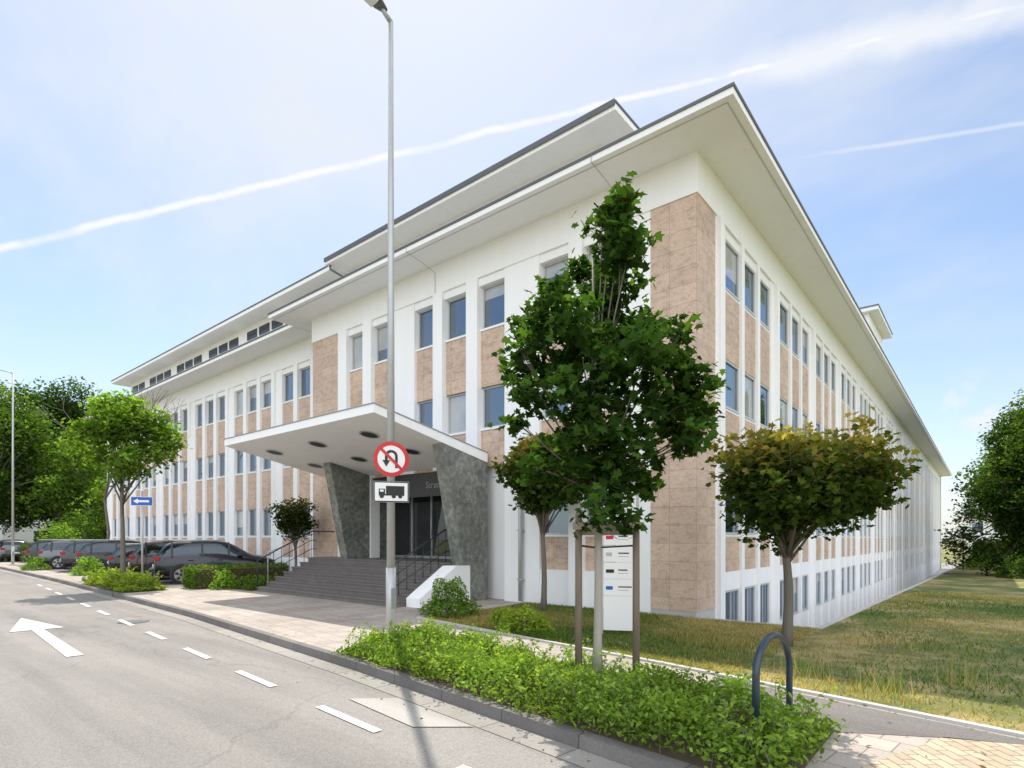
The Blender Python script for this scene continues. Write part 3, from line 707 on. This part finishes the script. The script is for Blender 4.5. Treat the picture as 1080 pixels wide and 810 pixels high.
at=me.color_attributes.new('Col','FLOAT_COLOR','POINT'); cc=np.ones((n,3,4),dtype=np.float32); cc[:,:,:3]=col[:,None,:]; at.data.foreach_set('color',cc.reshape(-1))
o=bpy.data.objects.new('lawn_grass',me); S.collection.objects.link(o)
tfx=[(3.9,-4.6),(5.6,-4.2),(6.2,-4.9),(4.6,-3.6),(3.0,-4.3),(7.2,-3.9)]
V=[];C=[]
for (a,b) in tfx:
    for _ in range(70):
        x0=a+random.gauss(0,.16); y0=b+random.gauss(0,.12); hh=random.uniform(.12,.42); l=(random.gauss(0,.08),random.gauss(0,.08))
        V+=[(x0-.004,y0,0.0),(x0+.004,y0,0.0),(x0+l[0],y0+l[1],hh)]; C.append(random.choice([(.34,.28,.12),(.12,.2,.04),(.45,.38,.2)]))
me=bpy.data.meshes.new('wild_grass'); me.from_pydata(V,[],[(i,i+1,i+2) for i in range(0,len(V),3)]); me.materials.append(LEAF)
at=me.color_attributes.new('Col','FLOAT_COLOR','POINT'); at.data.foreach_set('color',np.array([list(c)+[1] for c in C for _ in range(3)],dtype=np.float32).reshape(-1))
o=bpy.data.objects.new('wild_grass',me); S.collection.objects.link(o)
n=420; x=rng.uniform(-9,9,size=n); y=np.array([curb(a)+rng.choice([-.12,.6,1.9,2.6])+rng.normal()*.35 for a in x])
zl=np.array([.012 if b>curb(a)+.15 else (-.098 if b<curb(a)-.01 else .02) for a,b in zip(x,y)])
Pl=np.stack([x,y,zl],1)
leafmesh('fallen_leaves',Pl,.045,OVAL,colorize(Pl,rng.uniform(.6,1.2,size=n),(.16,.10,.04),(.30,.24,.08)),None,upbias=8)

# ------------------------------------------------------------------ street furniture
def lamp(name,x,y,h,arm,dirv=(0,-1)):
    e=empty(name,(x,y,0)); b=MB()
    b.tube([(0,0,-.02),(0,0,1.2)],[.085,.085],GALV,14); b.tube([(0,0,1.2),(0,0,h)],[.072,.042],GALV,14)
    b.box(-.11,.11,-.11,.11,0,.02,GALV)
    b.box(.03,.088,-.05,.05,.5,.85,LMETAL)
    dx,dy=dirv
    b.tube([(0,0,h-.02),(dx*.15,dy*.15,h+.06),(dx*arm-.001,dy*arm-.02,h+.10)],[.042,.038,.035],GALV,10); b.build('pole',e)
    q=MB(); px,py=-dy,dx; A=Vector((dx*arm,dy*arm,h+.10)); d=Vector((dx,dy,.08)); s=Vector((px,py,0)); u_=Vector((0,0,1))
    secs=[(-.05,.05,.05),(.1,.11,.07),(.35,.15,.085),(.6,.13,.06),(.72,.05,.02)]
    rings=[]
    for (t,wd,th) in secs:
        c=A+d*t; rings.append([c+s*wd*math.cos(k_)+u_*th*(math.sin(k_) if math.sin(k_)>0 else .45*math.sin(k_)) for k_ in [2*math.pi*j/12 for j in range(12)]])
    for i in range(len(rings)-1):
        for j in range(12): q.poly([rings[i][j],rings[i][(j+1)%12],rings[i+1][(j+1)%12],rings[i+1][j]],METAL,True)
    q.poly(rings[0],METAL); q.poly(rings[-1],METAL); q.build('lamp_head',e,fixn=True)
    g_=MB(); c=A+d*.36-u_*.045; g_.prism([c-d*.18-s*.09,c+d*.18-s*.09,c+d*.18+s*.09,c-d*.18+s*.09],(0,0,-.02),HEADL); g_.build('lens',e,fixn=True)
    return e
lamp('street_lamp',-3.14,-5.68,10.62,.16)
lamp('street_lamp',-44.8,-3.7,12.6,.8)
def framed(nx,ny):
    n_=Vector((nx,ny,0)).normalized(); r_=Vector((-n_.y,n_.x,0)); return n_,r_
n_,r_=framed(.83,-.56)
sg=empty('no_u_turn_sign'); b=MB(); c=Vector((-3.14,-5.68,3.06))+n_*.09
def at_(a,z,o): return c+r_*a+Vector((0,0,z))+n_*o
b.disc(c-n_*.006,n_,.30,GALV,40); b.disc(c-n_*.012,-n_,.30,GALV,40)
b.disc(c,n_,.295,SWHITE,40); b.disc(c+n_*.003,n_,.30,RED,40,.232)
arc=[(-.085*math.cos(t)+0.0,.05+.085*math.sin(t)) for t in [math.pi*i/12 for i in range(13)]]
def strip(pts,w,off,mat):
    for (p0,p1) in zip(pts[:-1],pts[1:]):
        dd=Vector((p1[0]-p0[0],p1[1]-p0[1])).normalized(); nx_=Vector((-dd.y,dd.x))*w
        b.poly([at_(p0[0]+nx_.x,p0[1]+nx_.y,off),at_(p1[0]+nx_.x,p1[1]+nx_.y,off),at_(p1[0]-nx_.x,p1[1]-nx_.y,off),at_(p0[0]-nx_.x,p0[1]-nx_.y,off)],mat)
strip([(-.085,-.03)]+arc+[(.085,-.15)],.022,.006,SBLACK)
b.poly([at_(-.15,-.02,.006),at_(-.02,-.02,.006),at_(-.085,-.13,.006)],SBLACK)
strip([(-.17,.17),(.17,-.17)],.024,.009,RED)
b.tube([c-n_*.012+Vector((0,0,.1)),c-n_*.09+Vector((0,0,.1))],.015,GALV); b.tube([c-n_*.012-Vector((0,0,.1)),c-n_*.09-Vector((0,0,.1))],.015,GALV)
b.build('disc',sg)
sp=empty('truck_plate_sign'); b=MB(); c=Vector((-3.14,-5.68,2.50))+n_*.09
def rect(a0,a1,z0,z1,o,mat): b.poly([at_(a0,z0,o),at_(a1,z0,o),at_(a1,z1,o),at_(a0,z1,o)],mat)
b.prism([at_(-.3,-.18,-.012),at_(.3,-.18,-.012),at_(.3,.18,-.012),at_(-.3,.18,-.012)],n_*.01,GALV)
rect(-.295,.295,-.175,.175,0.0,SBLACK); rect(-.275,.275,-.155,.155,.002,SWHITE)
rect(-.09,.22,-.04,.10,.005,SBLACK); rect(-.21,-.105,-.04,.05,.005,SBLACK); rect(-.19,-.13,.0,.035,.007,SWHITE); rect(-.21,.22,-.065,-.04,.005,SBLACK)
for a in (-.16,.04,.15): b.disc(at_(a,-.075,.008),n_,.036,SBLACK,18)
b.tube([c-n_*.012,c-n_*.09],.015,GALV)
b.build('plate',sp)
ow=empty('one_way_sign'); b=MB(); X,Y=-17.9,-4.75; b.tube([(X,Y,0),(X,Y,3.35)],.035,GALV)
c=Vector((X,Y,3.0))+Vector((.83,-.56,0))*.05
rect(-.34,.34,-.16,.16,0,SWHITE); b.prism([at_(-.34,-.16,-.012),at_(.34,-.16,-.012),at_(.34,.16,-.012),at_(-.34,.16,-.012)],n_*.01,GALV); rect(-.325,.325,-.145,.145,.003,BLUE)
rect(-.12,.22,-.035,.035,.006,SWHITE); b.poly([at_(-.26,0,.006),at_(-.12,-.09,.006),at_(-.12,.09,.006)],SWHITE)
b.build('sign_and_pole',ow)
sk=empty('tree_stakes'); b=MB()
def off(l,d_): return (B1[0]+.771*l-.637*d_,B1[1]+.637*l+.771*d_)
for (l,d_,h) in ((-.21,-.12,1.98),(.45,-.05,1.98),(.10,.45,1.9)):
    x,y=off(l,d_); b.tube([(x,y,-.02),(x,y,h)],[.042,.038],WOOD,10,jit=.03)
b.build('posts',sk)
b=MB()
def plank(p,q,z,w=.085,t=.02):
    p=Vector((*p,z)); q=Vector((*q,z)); dd=(q-p).normalized(); nn_=Vector((-dd.y,dd.x,0))*t
    b.hexa([p-nn_,q-nn_,q+nn_,p+nn_,p-nn_+Vector((0,0,w)),q-nn_+Vector((0,0,w)),q+nn_+Vector((0,0,w)),p+nn_+Vector((0,0,w))],PLANK)
plank(off(-.28,-.19),off(.52,-.12),1.80); plank(off(.47,0),off(.1,.5),1.74); plank(off(-.22,-.07),off(.08,.48),1.74)
b.build('cross_planks',sk)
b=MB(); b.tube([off(-.18,-.10)+(1.62,),off(-.02,.03)+(1.6,),off(0,0)+(1.62,)],.012,BLACK,6); b.tube([off(.42,-.04)+(1.62,),off(.06,.02)+(1.6,)],.012,BLACK,6); b.build('tree_ties',sk)
ib=empty('directory_sign',(-.1,-3.17,0),math.radians(28)); b=MB()
b.box(-.33,-.28,-.03,.03,0,2.62,GALV); b.box(.28,.33,-.03,.03,0,2.62,GALV)
zz_=.12
for i,hh in enumerate((.6,.29,.29,.29,.29,.29,.4)):
    b.box(-.275,.275,-.02,.02,zz_,zz_+hh-.012,SWHITE)
    if i>0:
        cm=[RED,BLUE,SBLACK,GALV,RED,SBLACK,BLUE][i]; b.box(-.23,-.14+.06*random.random(),-.024,-.0205,zz_+.1,zz_+.16,cm)
        b.box(-.02,.22-.1*random.random(),-.024,-.0205,zz_+.14,zz_+.16,SBLACK); b.box(-.02,.15,-.024,-.0205,zz_+.09,zz_+.10,GALV)
    zz_+=hh
b.build('panels_and_posts',ib)
hp=MB(); X=3.31; pts=[(X,-7.03,-.02),(X,-7.03,.45)]
for i in range(17):
    t=math.pi*i/16; pts.append((X,-6.51-.52*math.cos(t),.50+.33*math.sin(t)+.06*math.cos(t)))
pts+= [(X,-5.99,.3),(X,-5.99,-.02)]
hp.tube(pts,.031,HOOP,12); hp.build('bike_stand')
ln=MB(); ln.tube([(3.2,50,gz(50)),(3.2,50,gz(50)+3.4)],.05,METAL); ln.tube([(3.2,50,gz(50)+3.4),(3.2,50,gz(50)+3.75)],[.2,.12],METAL,12); ln.build('path_lantern')

# ------------------------------------------------------------------ cars
def car(x,y,rz,paint,kind='suv'):
    e=empty('parked_car',(x,y,.01),rz); 
    hs={'suv':1.0,'hatch':.92,'wagon':.9}[kind]
    st_=[(-2.2,.74,.50,.86,.88,.66),(-2.14,.85,.34,.98,1.02,.72),(-2.02,.89,.28,1.02,1.22,.70),(-1.82,.90,.26,1.03,1.50,.63),(-1.45,.905,.26,1.03,1.60,.61),(-.6,.91,.25,1.02,1.645,.62),(.1,.91,.25,1.01,1.62,.62),(.42,.91,.25,1.0,1.53,.62),(1.0,.905,.25,.99,1.15,.68),(1.18,.90,.25,.97,1.06,.72),(1.7,.89,.25,.90,.99,.70),(2.05,.83,.28,.80,.86,.62),(2.2,.70,.38,.68,.72,.5)]
    b=MB(); rings=[]
    for (X,w,zb,zbelt,zr,wr) in st_:
        zr=.3+(zr-.3)*hs; zbelt=.3+(zbelt-.3)*hs
        h_=[(0,zb),(w*.86,zb),(w,zb+.14),(w*1.0,(zb+zbelt)/2+.05),(w*.965,zbelt),(wr*1.02,max(zbelt+.01,zr-.07)),(wr*.86,zr-.012),(0,zr)]
        rings.append([(X,a,z) for a,z in h_]+[(X,-a,z) for a,z in reversed(h_[1:-1])])
    nr=len(rings[0])
    for i in range(len(rings)-1):
        for j in range(nr):
            k_=j if j<7 else nr-1-j
            X=st_[i][0]; mat=paint
            if k_==4 and -2.05<X<.9: mat=CGL
            if k_ in (5,6) and (-2.1<X<-1.83 or .4<X<1.0): mat=CGL
            if k_==0: mat=TYRE
            if k_==1: mat=BLACK
            b.poly([rings[i][j],rings[i][(j+1)%nr],rings[i+1][(j+1)%nr],rings[i+1][j]],mat,True)
    b.poly(rings[0],paint); b.poly(rings[-1],paint)
    b.build('body',e,fixn=True,subsurf=1)
    w=MB()
    for X in (-1.32,1.36):
        for s in (-1,1):
            w.tube([(X,s*.70,.335),(X,s*.925,.335)],.335,TYRE,24); w.disc((X,s*.93,.335),(0,s,0),.235,RIM,20); w.disc((X,s*.936,.335),(0,s,0),.06,TYRE,12)
            for q in range(5):
                t=2*math.pi*q/5+.3; a=Vector((math.cos(t),0,math.sin(t))); c_=Vector((-math.sin(t),0,math.cos(t)))
                w.poly([Vector((X,s*.934,.335))+a*.09+c_*.03,Vector((X,s*.934,.335))+a*.21+c_*.06,Vector((X,s*.934,.335))+a*.21-c_*.06,Vector((X,s*.934,.335))+a*.09-c_*.03],TYRE)
            w.tube([(X,s*.60,.36),(X,s*.915,.36)],.385,BLACK,24)
    w.build('wheels',e)
    d_=MB()
    for s in (-1,1):
        d_.box(-2.19,-2.0,s*.60,s*.875,.86*hs+.02,1.0*hs+.02,TAIL); d_.box(1.98,2.13,s*.52,s*.80,.66,.78,HEADL)
        d_.box(.62,.80,s*.92,s*1.06,1.0*hs+.03,1.13*hs+.03,paint)
        for X in (-1.62,-.62,.30): d_.hexa([(X-.035,s*.885,1.0*hs),(X+.035,s*.885,1.0*hs),(X+.035,s*.90,1.0*hs),(X-.035,s*.90,1.0*hs),(X-.035,s*.64,1.53*hs),(X+.035,s*.64,1.53*hs),(X+.035,s*.655,1.55*hs),(X-.035,s*.655,1.55*hs)],BLACK)
        d_.tube([(-1.6,s*.6,1.62*hs),(.2,s*.6,1.63*hs)],.018,GALV,6)
        for X in (-1.1,-.1): d_.box(X,X+.18,s*.905,s*.935,.86*hs,.89*hs,paint)
    d_.box(-2.235,-2.19,-.26,.26,.60,.71,SWHITE); d_.box(-2.25,-2.1,-.75,.75,.38,.50,BLACK)
    d_.build('trim',e,bevel=.012)
BK=m_paint('paint_black',(.008,.009,.012)); NV=m_paint('paint_navy',(.008,.011,.022)); GR=m_paint('paint_grey',(.035,.037,.042)); SV=m_paint('paint_silver',(.13,.14,.15)); RD=m_paint('paint_darkred',(.022,.010,.011))
h=math.radians(72)
car(-18.9,-1.75,h,NV,'suv'); car(-21.7,-1.7,h,RD,'suv'); car(-24.3,-1.7,h,BK,'wagon'); car(-28.6,-1.8,h,BK,'suv'); car(-31.4,-1.8,h,GR,'suv'); car(-35.4,-1.9,h,SV,'suv'); car(-38.6,-1.9,h,BK,'suv')
car(-52,-2.6,math.radians(178),SV,'suv')

def house(name,x0,x1,y0,y1,z,h,nx,nz):
    e=empty(name); b=MB(); b.box(x0,x1,y0,y1,z,z+h,WHITE); b.box(x0-.3,x1+.3,y0-.3,y1+.3,z+h,z+h+.3,METAL); b.build('walls_and_roof',e)
    w=MB()
    for i in range(nx):
        for j in range(nz):
            X=x0+(x1-x0)*(i+.25)/nx; Z=z+h*(j+.3)/nz; w.box(X,X+(x1-x0)/nx*.5,y0-.05,y0-.01,Z,Z+h/nz*.45,GLA)
    w.build('windows',e)
house('distant_house',2.2,16,108,118,-1.5,6.5,5,2)
house('distant_house',-110,-98,4,16,0,9,5,3)
